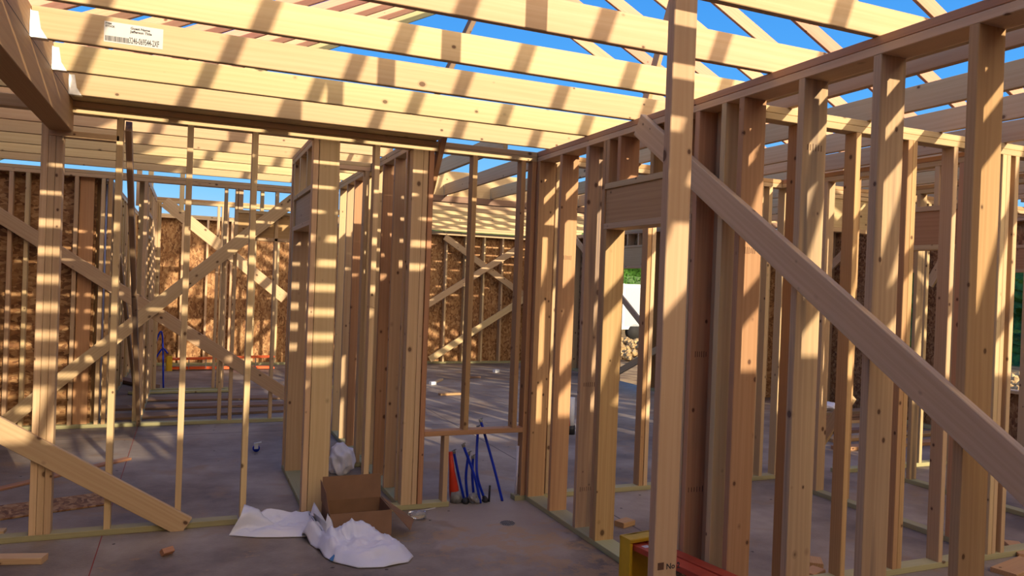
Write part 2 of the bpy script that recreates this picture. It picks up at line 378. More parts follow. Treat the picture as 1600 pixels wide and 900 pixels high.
# --- east wall of the rear wing, with the doorway
Ix=Wall('wall_right','exterior wall of the rear wing with a framed doorway to the dirt yard','Y',7.16,.14,9.62,14.99,cat='wall',kind='structure')
Ix.bottom(9.62,11.02); Ix.bottom(12.0,14.99)
for y in (9.64,10.05,10.45,10.86,10.93,11.0,12.0,12.04,12.45,12.86,13.26,13.67,14.1,14.5,14.9): Ix.stud(y,mat=pick(S,'pine'))
Ix.header(11.04,12.0,2.05,2.45,S,.01)
for y in (11.3,11.65): Ix.stud(y,z0=2.45,mat=S,name='cripple_stud')
Ix.sheath(9.62,11.04,0,H); Ix.sheath(12.0,14.99,0,H); Ix.sheath(11.04,12.0,2.20,H)
Jg=Wall('wall_back','sheathed jog where the rear wing meets the wider front part','X',9.62,.14,7.31,8.94,cat='wall',kind='structure')
for x in (7.35,7.75,8.15,8.55,8.88): Jg.stud(x)
Jg.sheath(7.31,8.94,0,H)
# --- east exterior wall
Ee=Wall('wall_right','exterior wall on the right with osb sheathing and window openings','Y',8.96,.14,-2.2,9.6,cat='wall',kind='structure')
Ee.bottom(-2.2,9.6)
for y in (8.0,8.4,8.8,9.2,9.55,7.2,6.75,5.75,5.35,4.9,4.5,4.1,3.7,3.3,2.9,2.5,2.1,1.7,1.3,.9,.5): Ee.stud(y)
for a,b in ((7.24,8.0),(5.79,6.75)):
    Ee.header(a,b,2.05,2.37,'pine',.01); Ee.b('sill_plate',a,b,.62,.658,S)
    Ee.sheath(a,b,0,.62); Ee.sheath(a,b,2.12,H)
Ee.sheath(8.0,9.6,0,H); Ee.sheath(6.75,7.24,0,H); Ee.sheath(-2.2,5.79,0,H)
# --- south exterior wall, behind the camera
So=Wall('wall_front','exterior wall behind the camera','X',-2.30,.14,-2.6,8.9,cat='wall',kind='structure')
So.bottom(-2.6,8.9); So.sheath(-2.6,8.9,0,H+.10,-.012)
x=-2.58
while x<8.8: So.stud(x); x+=.405
# --- west exterior wall
Ww=Wall('wall_left','exterior wall on the left side','Y',-2.74,.14,-2.2,9.1,cat='wall',kind='structure')
Ww.bottom(-2.2,9.1); Ww.sheath(-2.2,9.1,0,H,-.012)
for k in range(27): Ww.stud(-2.15+.405*k)

# ------------------------------------------------------------------ beam and joists of the near room
bmo=board('ceiling_beam',(-.815,.2,2.535),(-.69,5.475,H+.14),'lvl')
tag(bmo,'dark brown laminated beam coming in at the upper left corner, carrying the joist hangers','beam')
board('chalk_line',(-.6898,.2,2.727),(-.6893,5.47,2.731),'ink',bmo,c=.0001)['label']='dark chalk line'
M['ink2']=M['ink']
def hanger(j,x,y,sgn=1,h=.12):
    """light sheet-metal joist hanger: two cheeks and a seat"""
    bm=bmesh.new()
    def q(a,b,c,d): bm.faces.new([bm.verts.new(p) for p in (a,b,c,d)])
    # front cheek with a flared foot, on the camera side of the joist
    yf=y-.0022; z0=H-.004
    pts=[(x+.001,yf,z0),(x+.068*sgn,yf,z0),(x+.040*sgn,yf,z0+.045),(x+.028*sgn,yf,z0+h),(x+.001,yf,z0+h)]
    vs=[bm.verts.new(p) for p in pts]; bm.faces.new(vs)
    q((x+.001,yf,z0),(x+.068*sgn,yf,z0),(x+.068*sgn,y+.040,z0),(x+.001,y+.040,z0))
    yb=y+.0402
    q((x+.001,yb,z0),(x+.050*sgn,yb,z0),(x+.028*sgn,yb,z0+h),(x+.001,yb,z0+h))
    q((x+.0015,yf,z0),(x+.0015,yf-.028,z0),(x+.0015,yf-.028,z0+h),(x+.0015,yf,z0+h))
    bmesh.ops.recalc_face_normals(bm,faces=bm.faces)
    r=bmesh.ops.solidify(bm,geom=bm.faces[:],thickness=.0012)
    hg=bm_obj('joist_hanger',bm,'steel',j)
YJ=[5.24-.602*k for k in range(11)]
joists=[]
for k,y in enumerate(YJ):
    hgt=.142 if k<5 else .116  # later, mostly unseen joists are made shallower to widen the light bands
    j=board('ceiling_joist',(-.688,y,H),(2.838,y+.036,H+hgt),'joist')
    desc={0:'resting against the backing board',1:'over the middle of the room',2:'carrying the white paper label',3:'just in front of the labelled one',4:'crossing the top edge of the photo',5:'only its right end in the upper corner'}
    lab='lit ceiling joist of the near room, '+ORD[k]+' counting forward from the stud wall'
    if k==2: lab='lit ceiling joist of the near room carrying the white barcode label'
    tag(j,lab,'joist','ceiling joists over the near room')
    if k<5: hanger(j,-.69,y)
    joists.append(j)
# joists left of the beam
for k,y in enumerate(YJ):
    j=board('ceiling_joist',(-3.0,y,H),(-.818,y+.036,H+.136 if k<5 else H+.116),'joist')  # the unseen ones are shallower here too, for the same light bands
    tag(j,'joist left of the dark beam, '+ORD[k]+' counting forward from the stud wall','joist','ceiling joists left of the beam')
tag(board('nailer_board',(2.84,-2.1,H),(2.878,5.2,H+.09),'joist'),'narrow board along the tails of the near joists, just outside the 2x6 wall','board')
# label on the joist
def text(name,s,size,origin,mat,parent,rot=0,sx=1):
    cu=bpy.data.curves.new(name,'FONT'); cu.body=s; cu.size=size; cu.extrude=.0002; cu.offset=.0006; cu.resolution_u=2
    tmp=bpy.data.objects.new('tmp',cu); me=bpy.data.meshes.new_from_object(tmp); me.name=name
    bpy.data.objects.remove(tmp); me.materials.clear(); me.materials.append(M[mat])
    o=bpy.data.objects.new(name,me); COL.objects.link(o)
    mw=Matrix.Translation(origin)@Matrix.Rotation(rot,4,'Y')@Matrix.Rotation(math.pi/2,4,'X')@Matrix.Diagonal((sx,1,1,1))
    o.parent=parent; o.matrix_parent_inverse=WM[parent.name].inverted(); o.matrix_basis=mw; WM[o.name]=mw
    return o
yl=YJ[2]; a=onY(163,38,yl); b=onY(255,54,yl); c=onY(163,72,yl)
lx0,lx1,lz1=a.x,b.x,H+.118; lz0=H+.022
lb=board('paper_label',(lx0,yl-.0015,lz0),(lx1,yl-.0003,lz1),'paper',joists[2],c=.0001); lb['label']='white printed barcode label'
text('label_number','3246-069544-2XF',.040,(lx0+.105,yl-.0018,lz0+.008),'ink',lb,sx=.44)
text('label_name','Guest Name\nJefferson Title',.016,(lx0+.11,yl-.0018,lz1-.022),'ink',lb)
text('label_corner','ITEM\nSTOCK',.012,(lx0+.005,yl-.0018,lz1-.014),'ink',lb)
bm=bmesh.new(); xx=lx0+.005
while xx<lx0+.102:
    w=random.choice((.0012,.002,.003)); m=bmesh.ops.create_cube(bm,size=1)
    bmesh.ops.scale(bm,vec=(w,.0003,.024),verts=m['verts']); bmesh.ops.translate(bm,vec=(xx+w/2,yl-.0018,lz0+.018),verts=m['verts']); xx+=w+random.choice((.0012,.0018))
bm_obj('label_barcode',bm,'ink',lb)

# joists of the room behind wall A (front-lit rows)
for k,y in enumerate((5.80,6.38,6.98,7.58,8.18,8.78)):
    j=board('ceiling_joist',(-2.72,y,H),(1.568,y+.036,H+.136),'joist')
    tag(j,'joist over the room behind the stud wall, '+ORD[k]+' row back','joist','ceiling joists behind the stud wall')
# joists running back over the centre room, hung on a deep beam
bmM=board('ceiling_beam',(1.60,8.80,H),(8.9,8.89,H+.30),'joist'); tag(bmM,'deep pale beam across the rear room with joist hangers on its sunlit face','beam')
bmP=board('header_plate',(1.58,8.78,PT),(8.9,8.89,H-.001),'grey'); bmP.name='support_plate'; tag(bmP,'flat plate darkened as shaded, directly under the deep pale rear beam','plate')  # dark lumber colour paints in the shade under the beam
for k in range(10):
    x=2.20+.604*k
    y0=5.44 if x<2.6 else -2.15
    j=board('ceiling_joist',(x,y0 if x<2.6 else 5.0,H),(x+.036,8.798,H+.136),'joist')
    tag(j,'joist running back to the deep rear beam, '+ORD[k]+' from the left','joist','joists hung on the rear beam')
    bm=bmesh.new()
    for s in (-.0015,.037):
        m=bmesh.ops.create_cube(bm,size=1); bmesh.ops.scale(bm,vec=(.0015,.045,.13),verts=m['verts']); bmesh.ops.translate(bm,vec=(x+s,8.775,H+.065),verts=m['verts'])
    m=bmesh.ops.create_cube(bm,size=1); bmesh.ops.scale(bm,vec=(.040,.045,.0015),verts=m['verts']); bmesh.ops.translate(bm,vec=(x+.018,8.775,H-.0012),verts=m['verts'])
    bm_obj('joist_hanger',bm,'steel',j)
for x_ in (1.60,8.83): tag(board('timber_post',(x_,8.79,.001),(x_+.04,8.88,PT-.001),S,grain='Z'),'post under the %s end of the deep rear beam'%('far left' if x_<2 else 'far right'),'post')
# joists over the right-hand rooms
for k in range(10):
    x=3.05+.604*k
    if x>8.9: break
    j=board('ceiling_joist',(x,-2.2,H),(x+.036,5.2,H+.136),'joist' if k else 'spruce')
    tag(j,'shaded joist over the right-hand room, '+ORD[k]+' out from the 2x6 wall','joist','ceiling joists over the right-hand rooms')
# rows of joists beyond the deep beam
for k in range(10):
    y=9.40+.604*k
    if y>14.95: break
    j=board('ceiling_joist',(2.62,y,H),(7.28 if y>9.6 else 8.9,y+.036,H+.136),'joist')
    tag(j,'pale joist beyond the deep rear beam, '+ORD[k]+' row behind it','joist','rows of joists beyond the rear beam')
# bearing wall at the left end of those rows
Q=Wall('stud_wall','partition carrying the rearmost joist rows','Y',2.62,.089,8.95,14.98)
Q.bottom(11.2,14.98)
for k in range(15):
    y=8.97+.405*k
    if y<11.2 : continue
    Q.stud(y)
# ------------------------------------------------------------------ roof rafters
def z_w(x): return 3.99+.5*x
def z_e(x): return 7.41-.5*x
def z_s(y): return 4.04+.5*y
RX=3.42; RZ=z_w(RX)
def rafter(A_,B_,n,label,group,mat='fir',W=.14):
    r=diag('roof_rafter',A_,B_,.038,W,n,mat); return tag(r,label,'rafter',group)
yy=4.93; k=0
ys=[4.93+.605*i for i in range(9)]
for k,y in enumerate(ys):
    if 1: rafter((-2.75,y,z_w(-2.75)),(RX-.02,y,z_w(RX-.02)),(0,1,0),'pink rafter rising from the left eave, '+ORD[k]+' behind the hip','left roof slope rafters')
    if k<8: rafter((RX+.02,y,z_e(RX+.02)),(9.2,y,z_e(9.2)),(0,1,0),'pink rafter falling to the right eave, '+ORD[k]+' behind the hip','right roof slope rafters')
rafter((-2.75,10.38,z_w(-2.75)),(RX-.02,10.38,z_w(RX-.02)),(0,1,0),'greenish end rafter behind the row of pink ones','left roof slope rafters','treated')
# hip jacks
yh0=-2.3
for i in range(1,13):
    y=4.93-.605*i
    if y<yh0+.3: break
    xl=y-.10   # hip line x where west plane meets south plane
    if xl>-2.6: rafter((-2.75,y,z_w(-2.75)),(min(y+.1,RX),y,z_w(min(y+.1,RX))),(0,1,0),'jack rafter on the left slope in front of the hip, '+ORD[i-1],'left hip jack rafters')
    xr=6.74-y
    if xr<9.1: rafter((max(xr,RX),y,z_e(max(xr,RX))),(9.2,y,z_e(9.2)),(0,1,0),'jack rafter on the right slope in front of the hip, '+ORD[i-1],'right hip jack rafters')
for i in range(-5,14):
    x=.69+.605*i
    yt=x-.1 if x<RX else 6.74-x
    yt=min(yt,3.3)
    if yt<-2.2 or x>9: continue
    rafter((x,-2.6,z_s(-2.6)),(x,yt,z_s(yt)),(1,0,0),'rafter of the front hip slope, '+ORD[i+5]+' from the left','front hip slope rafters')
tag(diag('ridge_board',(RX,3.3,RZ+.0),(RX,10.4,RZ+.0),.038,.19,(1,0,0),'fir'),'ridge board at the top of the roof','board')
tag(diag('hip_rafter',(-2.2,-2.25,z_w(-2.2)),(RX-.05,3.25,RZ-.03),.038,.17,(1,-1,0),'spruce'),'left hip rafter meeting the ridge board','rafter')
tag(diag('hip_rafter',(9.0,-2.25,z_e(9.0)),(RX+.05,3.25,RZ-.03),.038,.17,(1,1,0),'spruce'),'right hip rafter meeting the ridge board','rafter')
# slanting struts up to the ridge
a=onY(695,122,5.5); b=onY(740,28,5.5)
tag(diag('roof_strut',a+(a-b)*.25,b+(b-a)*2.2,.038,.089,(1,.1,0),'grey'),'thin strut darkened as unlit, slanting up between the joists left of centre','strut')  # dark lumber colour stands in for the strut's unlit side
a=onY(1008,165,5.5); b=onY(1050,8,5.5)
tag(diag('roof_strut',a+(a-b)*.15,b+(b-a)*1.1,.038,.089,(1,.1,0),'pine'),'brown strut slanting up behind the tall bare post','strut')
for (px,y0,y1,Yd) in ((235,262,305,10.6),(283,262,345,11.2),(217,256,300,10.6)):
    a=onY(px,y1,Yd); b=onY(px,y0-15,Yd); tag(board('roof_post',(a.x-.03,Yd,2.5),(a.x+.03,Yd+.038,b.z+.3),S,grain='Z'),'short upright post against the sky, %s behind the left rear wall'%{235:'the brightest',283:'the tallest',217:'the leftmost'}[px],'post')

# ------------------------------------------------------------------ loose braces
P0=onY(1053,60,2.082).x
post=board('timber_post',(P0,2.082,.0),(P0+.089,2.120,4.05),'spruce',grain='Z')
tag(post,'tall bare 2x4 post standing nearest the camera, reaching past the joists','post')
st=text('ink_stamp','No 2',.026,(P0+.047,2.0815,.775),'ink',post)
bm=bmesh.new(); m=bmesh.ops.create_cube(bm,size=1); bmesh.ops.scale(bm,vec=(.024,.0004,.024),verts=m['verts']); bmesh.ops.translate(bm,vec=(P0+.026,2.0815,.787),verts=m['verts'])
bm_obj('ink_stamp',bm,'stamp',post)
a=onX(1002,197,2.47); b=onX(1600,745,2.47); d=(b-a)
tag(diag('diagonal_brace',a-d*.006,b+d*.12,.038,.135,(1,0,0),'spruce'),'long pale board nailed diagonally down the 2x6 wall behind the tall post','brace')
a=onY(0,672,5.41); b=onY(290,823,5.41)
tag(diag('diagonal_brace',a-(b-a)*1.3,b,.036,.135,(0,1,0),'spruce'),'wide pale diagonal board crossing the foot of the stud wall at lower left','brace')
a=onY(0,337,9.13); b=onY(440,612,9.13)
tag(diag('diagonal_brace',a-(b-a)*.3,b+(b-a)*.06,.036,.14,(0,1,0),'spruce'),'diagonal brace falling to the right across the left middle wall','brace')
a=onY(12,657,9.09); b=onY(455,315,9.09); b=b+(b-a)*.07
tag(diag('diagonal_brace',a,b,.036,.14,(0,1,0),'spruce'),'diagonal brace rising to the right across the left middle wall','brace')
a=onY(257,315,11.73); b=onY(445,466,11.73)
tag(diag('diagonal_brace',a,b,.036,.16,(0,1,0),'spruce'),'sunlit brace slanting down across the partition by the far ladder','brace')
tag(diag('diagonal_brace',(-.385,5.53,2.62),(-.44,9.07,.06),.038,.089,(1,0,0),'weather'),'dark narrow brace leaning back from the stud wall to the floor at left','brace')
a=onZ(166,275,H-.05); 
tag(diag('diagonal_brace',(-.80,9.25,2.66),(-.62,11.6,.05),.038,.089,(1,0,0),'weather'),'dark brace leaning away behind the left middle wall','brace')
a=onY(689,219,5.40)
tag(diag('diagonal_brace',(1.700,5.385,2.775),(1.60,6.95,.25),.038,.089,(1,0,0),'pine'),'short knee brace hooked over the stud wall beside the reddish stud','brace')
for i,(p,q,lab) in enumerate((((695,370),(840,478),'pale brace falling right across the far sheathed wall'),((655,484),(815,385),'upper pale brace rising right across the far sheathed wall'),((655,572),(838,455),'lower pale brace rising right across the far sheathed wall'))):
    Yb=14.96-.04*i; a=onY(*p,Yb); b=onY(*q,Yb); 
    if a.z<0.08: a=a+(b-a)*((.1-a.z)/(b.z-a.z))
    tag(diag('diagonal_brace',a,b,.036,.13,(0,1,0),'joist'),lab,'brace')
for p,q,lab in (((893,366),(1012,517),'pale brace falling across the far doorway, seen through the 2x6 wall'),((950,603),(1036,541),'sunlit brace rising low across the far doorway')):
    xx=7.13 if p[0]==893 else 7.08
    a=onX(*p,xx); b=onX(*q,xx); a.z=max(a.z,.06); tag(diag('diagonal_brace',a,b,.036,.11,(1,0,0),'joist'),lab,'brace')
a=onZ(1277,722,.06); b=onX(1328,620,5.05)
tag(diag('diagonal_brace',onX(1276,722,5.12)+Vector((0,.1,0)),onX(1330,618,5.12),.036,.10,(1,0,0),'spruce'),'board propped diagonally low behind the stained studs at right','brace')
a=onY(1500,365,7.0); 
tag(diag('diagonal_brace',onX(1452,445,8.9),onX(1490,378,8.9),.036,.12,(1,0,0),'spruce'),'small brace under the boxed header on the right exterior wall','brace')
tag(diag('diagonal_brace',onX(1285,430,8.9),onX(1330,385,8.9),.036,.12,(1,0,0),'spruce'),'brace on the right exterior wall, seen left of the second stained stud','brace')

# ------------------------------------------------------------------ ink stamps on studs (rows of short dark strokes)
def stamp(X0,yf,z,w,parent,n=6,h=.035,face='-Y'):
    bm=bmesh.new()
    for i in range(n):
        m=bmesh.ops.create_cube(bm,size=1); bmesh.ops.scale(bm,vec=(.004,.0005,h*random.uniform(.7,1)),verts=m['verts'])
        bmesh.ops.translate(bm,vec=(X0+w*i/(n-1),yf-.0004,z),verts=m['verts'])
    bm_obj('ink_stamp',bm,'stamp',parent)
def find(wall,c,tol=.012):
    for o in wall.root.children:
        m=WM[o.name].translation; v=m.y if wall.ax=='Y' else m.x
        if abs(v-(c+.019))<tol and WM[o.name].translation.z<2: return o
for (c,z,x0,w) in ((4.60,1.02,.03,.08),(4.60,.30,.03,.08),(3.375,1.35,.03,.07),(3.375,.62,.02,.09),(2.62,2.35,.03,.08),(5.0,1.9,.04,.06),(3.02,1.9,.04,.06)):
    o=find(B,c); 
    if o: stamp(2.49+x0,c,z,w,o)
# ------------------------------------------------------------------ floor, ground, outside
bm=bmesh.new()
_o=[(-2.9,-2.45),(9.15,-2.45),(9.15,9.78),(7.32,9.78),(7.32,15.2),(-2.9,15.2)]
_a=[bm.verts.new((x,y,0)) for x,y in _o]; _b=[bm.verts.new((x,y,-.34)) for x,y in _o]
bm.faces.new(_a); bm.faces.new(_b[::-1])
for i in range(6): bm.faces.new((_a[i],_b[i],_b[(i+1)%6],_a[(i+1)%6]))
bmesh.ops.recalc_face_normals(bm,faces=bm.faces)
fl=bm_obj('floor',bm,'concrete',origin=(0,0,0)); tag(fl,'dusty grey concrete slab floor','floor',kind='structure')
bm=bmesh.new()
nx=60; sz=90
g=[[bm.verts.new((-60+3.2*i,-45+3.2*j,-.32+.10*noise.noise(Vector((i*.7,j*.7,0))))) for j in range(46)] for i in range(52)]
for i in range(51):
    for j in range(45): bm.faces.new((g[i][j],g[i+1][j],g[i+1][j+1],g[i][j+1]))
gr=bm_obj('ground',bm,'dirt',origin=(0,0,0),smooth=True); tag(gr,'yellow dirt ground outside the slab','ground',kind='structure')
def clods(cx_,cy_,n,sx,sy,label):
    bm=bmesh.new()
    for i in range(n):
        s=random.uniform(.04,.16); m=bmesh.ops.create_icosphere(bm,subdivisions=1,radius=s)
        for v in m['verts']: v.co*=random.uniform(.75,1.2)
        bmesh.ops.translate(bm,vec=(cx_+random.uniform(-sx,sx),cy_+random.uniform(-sy,sy),-.27+random.uniform(0,.18)),verts=m['verts'])
    tag(bm_obj('dirt_clods',bm,'rock'),label,'dirt',kind='stuff')
clods(14.5,20.0,700,3.5,3.2,'rough yellow clods and gravel beyond the far doorway')
clods(14.5,9.6,900,4.5,3.0,'broken dirt outside the right exterior wall')
def hedge(x0,x1,y0,y1,z1,label,n=9000):
    bm=bmesh.new()
    m_=bmesh.ops.create_cube(bm,size=1); bmesh.ops.subdivide_edges(bm,edges=bm.edges[:],cuts=14,use_grid_fill=True)
    for v in bm.verts:
        v.co=Vector((x0+.5+(v.co.x+.5)*(x1-x0-1),y0+.5+(v.co.y+.5)*(y1-y0-1),-.3+(v.co.z+.5)*(z1-.1))); v.co+=Vector((1,1,.6))*noise.noise(v.co*1.3)*.7
    for i in range(n):
        p=Vector((random.uniform(x0,x1),random.uniform(y0,y1),random.uniform(-.3,z1)))
        if noise.noise(p*.8)<-.25: continue
        s=random.uniform(.08,.20); q=Matrix.Rotation(random.uniform(0,6.3),3,Vector((random.random()-.5,random.random()-.5,random.random()-.5)).normalized())
        vs=[bm.verts.new(p+q@Vector(c)*s) for c in ((-1,0,0),(0,-.45,.1),(1,0,0),(0,.45,.1))]
        bm.faces.new(vs)
    tag(bm_obj('hedge',bm,'leaf'),label,'hedge',kind='stuff')
hedge(10,36,33,36,5.2,'dark green row of trees beyond the trailer',14000)
hedge(24,27,6,30,4.2,'bright green hedge beyond the right exterior wall',12000)
# trailer
tr=thing('cargo_trailer','blue cargo trailer with pale rear doors parked on the dirt beyond the far doorway','trailer',(16.0,26,-.3))
TY=25.5
a=onY(955,541,TY); b=onY(1000,541,TY)
xs=onY(971,500,TY).x
board('body',(xs-3.6,TY,.10),(xs,TY+3.8,2.02-.15),'trailerblue',tr,c=.05)
board('rear_frame',(xs+.002,TY+.02,.08),(xs+.10,TY+3.78,1.88),'trailerwhite',tr,c=.02)
# pale door end faces the camera side
board('door',(xs+.101,TY+.10,.18),(xs+.13,TY+1.85,1.78),'trailergrey',tr,c=.01); board('door',(xs+.101,TY+1.93,.18),(xs+.13,TY+3.70,1.78),'trailergrey',tr,c=.01)
fr=board('side_panel',(xs-.03,TY-.02,.10),(xs+1.25,TY-.002,1.86),'trailerwhite',tr,c=.002)
board('panel_inset',(xs+.14,TY-.03,.22),(xs+1.1,TY-.021,1.74),'trailergrey',fr,c=.002)
for xx in (xs-2.2,xs+.6):
    tube('wheel',[(xx,TY-.03,.0),(xx,TY+.2,.0)],.30,'rubber',tr,n=20)

# ------------------------------------------------------------------ things on the floor
# white sheeting
def sheet(name,outline,amp,label,seed,cat='sheeting',center=None,ridges=(),peak=()):
    nz=noise.noise
    P=[Vector(p) for p in outline]
    # densify outline
    pts=[]
    for i in range(len(P)):
        a,b=P[i],P[(i+1)%len(P)]
        n=max(2,int((b-a).length/.03))
        for k in range(n): pts.append(a.lerp(b,k/n))
    c=Vector(center) if center else sum(P,Vector())/len(P)
    bm=bmesh.new(); R=34; rings=[]
    for r in range(R):
        t=(r+1)/R; row=[]
        for i,p in enumerate(pts):
            q=c.lerp(p,t); edge=1-t
            qn=Vector((q.x*5+seed,q.y*5,seed))
            w=noise.noise(qn); f=1-abs(noise.noise(Vector((q.x*7+seed*2,q.y*9,seed))))*1.9
            f2=1-abs(noise.noise(Vector((q.x*15+seed*3,q.y*17,seed))))*1.7
            env=min(1,edge*5)
            f3=1-abs(nz(Vector((q.x*34+seed,q.y*38,seed))))*1.8
            z=.006+amp*env*max(0,.22+.50*f+.34*f2+.14*f3+.3*w)
            for (px_,py_,rad,hh) in peak:
                d=math.hypot(q.x-px_,q.y-py_)/rad
                if d<1: z+=hh*(1-d*d)**2*(.62+.38*f+.25*f2)
            if q.x>.84: q.y=min(q.y,4.828)
            row.append(bm.verts.new((q.x,q.y,max(.004,z+(p.z*t if p.z>0 else 0)))))
        rings.append(row)
    n=len(pts); cv=bm.verts.new((c.x,c.y,sum(v.co.z for v in rings[0])/n))
    for i in range(n): bm.faces.new((cv,rings[0][i],rings[0][(i+1)%n]))
    for a,b in zip(rings,rings[1:]):
        for i in range(n): bm.faces.new((a[i],b[i],b[(i+1)%n],a[(i+1)%n]))
    bmesh.ops.recalc_face_normals(bm,faces=bm.faces)
    o=bm_obj(name,bm,'cloth',smooth=True); 
    so=o.modifiers.new('s','SOLIDIFY'); so.thickness=.0015; so.offset=1
    return tag(o,label,cat)
Zp=lambda px,py,z=0: onZ(px,py,z)
o1=[Zp(357,838),Zp(400,841),Zp(440,841),Zp(474,840),Zp(490,815),Zp(500,806),Zp(470,802),Zp(445,805),Zp(415,806),Zp(395,812)]
def up(v,z): v=v.copy(); v.z=z; return v
# left flap: rises onto the bottom plate at its upper left corner
o1=[Zp(357,838),Zp(400,841),Zp(440,841),Zp(478,840),Zp(495,822,.0),up(onY(500,800,5.36),.05),up(onY(470,799,5.38),.05),up(onY(450,797,5.38),.06),up(onY(414,790,5.36),.10),up(onY(396,795,5.30),.07),up(onY(382,783,5.28),.17),up(onY(376,797,5.20),.12)]
sheet('plastic_sheet',o1,.035,'flat white plastic sheet spread against the bottom plate left of the box',3)
o2=[Zp(471,825),Zp(472,843),Zp(492,857),Zp(508,873),Zp(522,880),Zp(560,889),Zp(600,888),Zp(638,880),Zp(646,871),Zp(634,857),Zp(612,849),Zp(588,848),Zp(560,850),Zp(527,852),Zp(508,838),Zp(503,815),Zp(494,808),Zp(480,812)]
pk=[]
for (px,py,rad,h) in ((494,808,.06,.135),(486,832,.10,.07),(530,840,.13,.075),(562,840,.14,.07),(590,846,.11,.035),(545,856,.16,.03),(515,850,.10,.05),(600,862,.16,.03)):
    q=onZ(px,py+12,0); pk.append((q.x,q.y,rad,h))
cc=onZ(545,852,0)
sh=sheet('plastic_sheet',o2,.06,'crumpled bundle of white plastic sheeting in front of the cardboard box',11,center=cc,peak=pk)
bm=bmesh.new(); vs=[onZ(514,877,.012),onZ(524,867,.02),onZ(520,880,.008),onZ(516,880,.008)]
bm.faces.new([bm.verts.new(v+Vector((0,-.01,.018))) for v in vs]); bm_obj('blue_mark',bm,'bluemark',sh)
# cardboard box, open, flaps out
bx=thing('cardboard_box','open brown cardboard box with its flaps spread, beside the white sheeting','box',(1.07,5.0,0))
X0,X1,Y0,Y1,Zt=.875,1.275,4.87,5.19,.185
def panel(name,pts,th,n,mat,parent):
    bm=bmesh.new(); pts=[Vector(p) for p in pts]; n=Vector(n).normalized()*th
    a=[bm.verts.new(p) for p in pts]; b=[bm.verts.new(p+n) for p in pts]; k=len(pts)
    bm.faces.new(a); bm.faces.new(b[::-1])
    for i in range(k): bm.faces.new((a[i],b[i],b[(i+1)%k],a[(i+1)%k]))
    bmesh.ops.recalc_face_normals(bm,faces=bm.faces)
    return bm_obj(name,bm,mat,parent)
t=.004
panel('side_panel',[(X0,Y0,.002),(X1,Y0,.002),(X1,Y0,Zt),(X0,Y0,Zt)],t,(0,1,0),'card',bx)
panel('side_panel',[(X0,Y1,.002),(X1,Y1,.002),(X1,Y1,Zt),(X0,Y1,Zt)],t,(0,-1,0),'card',bx)
panel('side_panel',[(X0,Y0+t,.002),(X0,Y1-t,.002),(X0,Y1-t,Zt),(X0,Y0+t,Zt)],t,(1,0,0),'card',bx)
panel('side_panel',[(X1,Y0+t,.002),(X1,Y1-t,.002),(X1,Y1-t,Zt),(X1,Y0+t,Zt)],t,(-1,0,0),'card',bx)
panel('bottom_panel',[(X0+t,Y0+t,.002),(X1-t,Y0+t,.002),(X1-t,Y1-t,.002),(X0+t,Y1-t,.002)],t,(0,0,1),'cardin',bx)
fb=.155
panel('flap',[(X0,Y1,Zt),(X1,Y1,Zt),(X1+.004,Y1+.03,Zt+fb),(X0+.006,Y1+.03,Zt+fb)],t,(0,-1,0),'card',bx)
panel('flap',[(X0,Y0,Zt+.002),(X1,Y0,Zt+.002),(X1-.006,Y0-.032,Zt-.15),(X0+.004,Y0-.032,Zt-.15)],t,(0,-1,0),'card',bx)
panel('flap',[(X0,Y0,Zt),(X0,Y1,Zt),(X0-.012,Y1-.02,Zt+.15),(X0-.02,Y0+.03,Zt+.135)],t,(-1,0,0),'card',bx)
panel('flap',[(X1+.002,Y0,Zt),(X1+.002,Y1,Zt),tuple(onZ(647,812,.085)),tuple(onZ(641,829,.06))],t,(.3,0,1),'card',bx)
# clear cup / container beside the box
cu=thing('plastic_cup','clear plastic cup with a white straw on the floor right of the box','cup',onZ(655,812,0))
q=onZ(655,813,0)
tube('cup_body',[q+Vector((-.075,.02,.035)),q+Vector((.045,.0,.042))],.03,'clear',cu,n=18,radii=[.026,.036])
tube('straw',[q+Vector((-.02,.0,.06)),q+Vector((.11,-.02,.085))],.0035,'paper',cu,n=8)
# trash bag behind
def lump(name,px,py,z0,Yp,rx,ry,rz,label,mat='cloth',cat='bag',seed=1,amp=.35):
    q=onY(px,py,Yp); bm=bmesh.new(); bmesh.ops.create_icosphere(bm,subdivisions=5,radius=1)
    for v in bm.verts:
        n_=v.co.copy(); f=1-1.6*abs(noise.noise(n_*1.1+Vector((seed,0,0)))); f2=1-1.6*abs(noise.noise(n_*2.6+Vector((seed,3,0))))
        v.co=n_*(1+amp*(f-.4)+amp*.22*(f2-.4)); v.co=Vector((v.co.x*rx,v.co.y*ry,v.co.z*rz))
        v.co.z=max(v.co.z,-rz*.8)
    bmesh.ops.translate(bm,vec=(q.x,Yp,z0+rz*.8),verts=bm.verts)
    return tag(bm_obj(name,bm,mat,smooth=True),label,cat)
lump('trash_bag',534,712,0,6.62,.10,.10,.135,'crumpled white plastic bag hanging against the narrow closet wall',seed=5)
lump('plastic_bag',1291,636,.16,7.75,.16,.12,.055,'small white plastic bag on the lumber stack at right',seed=9)
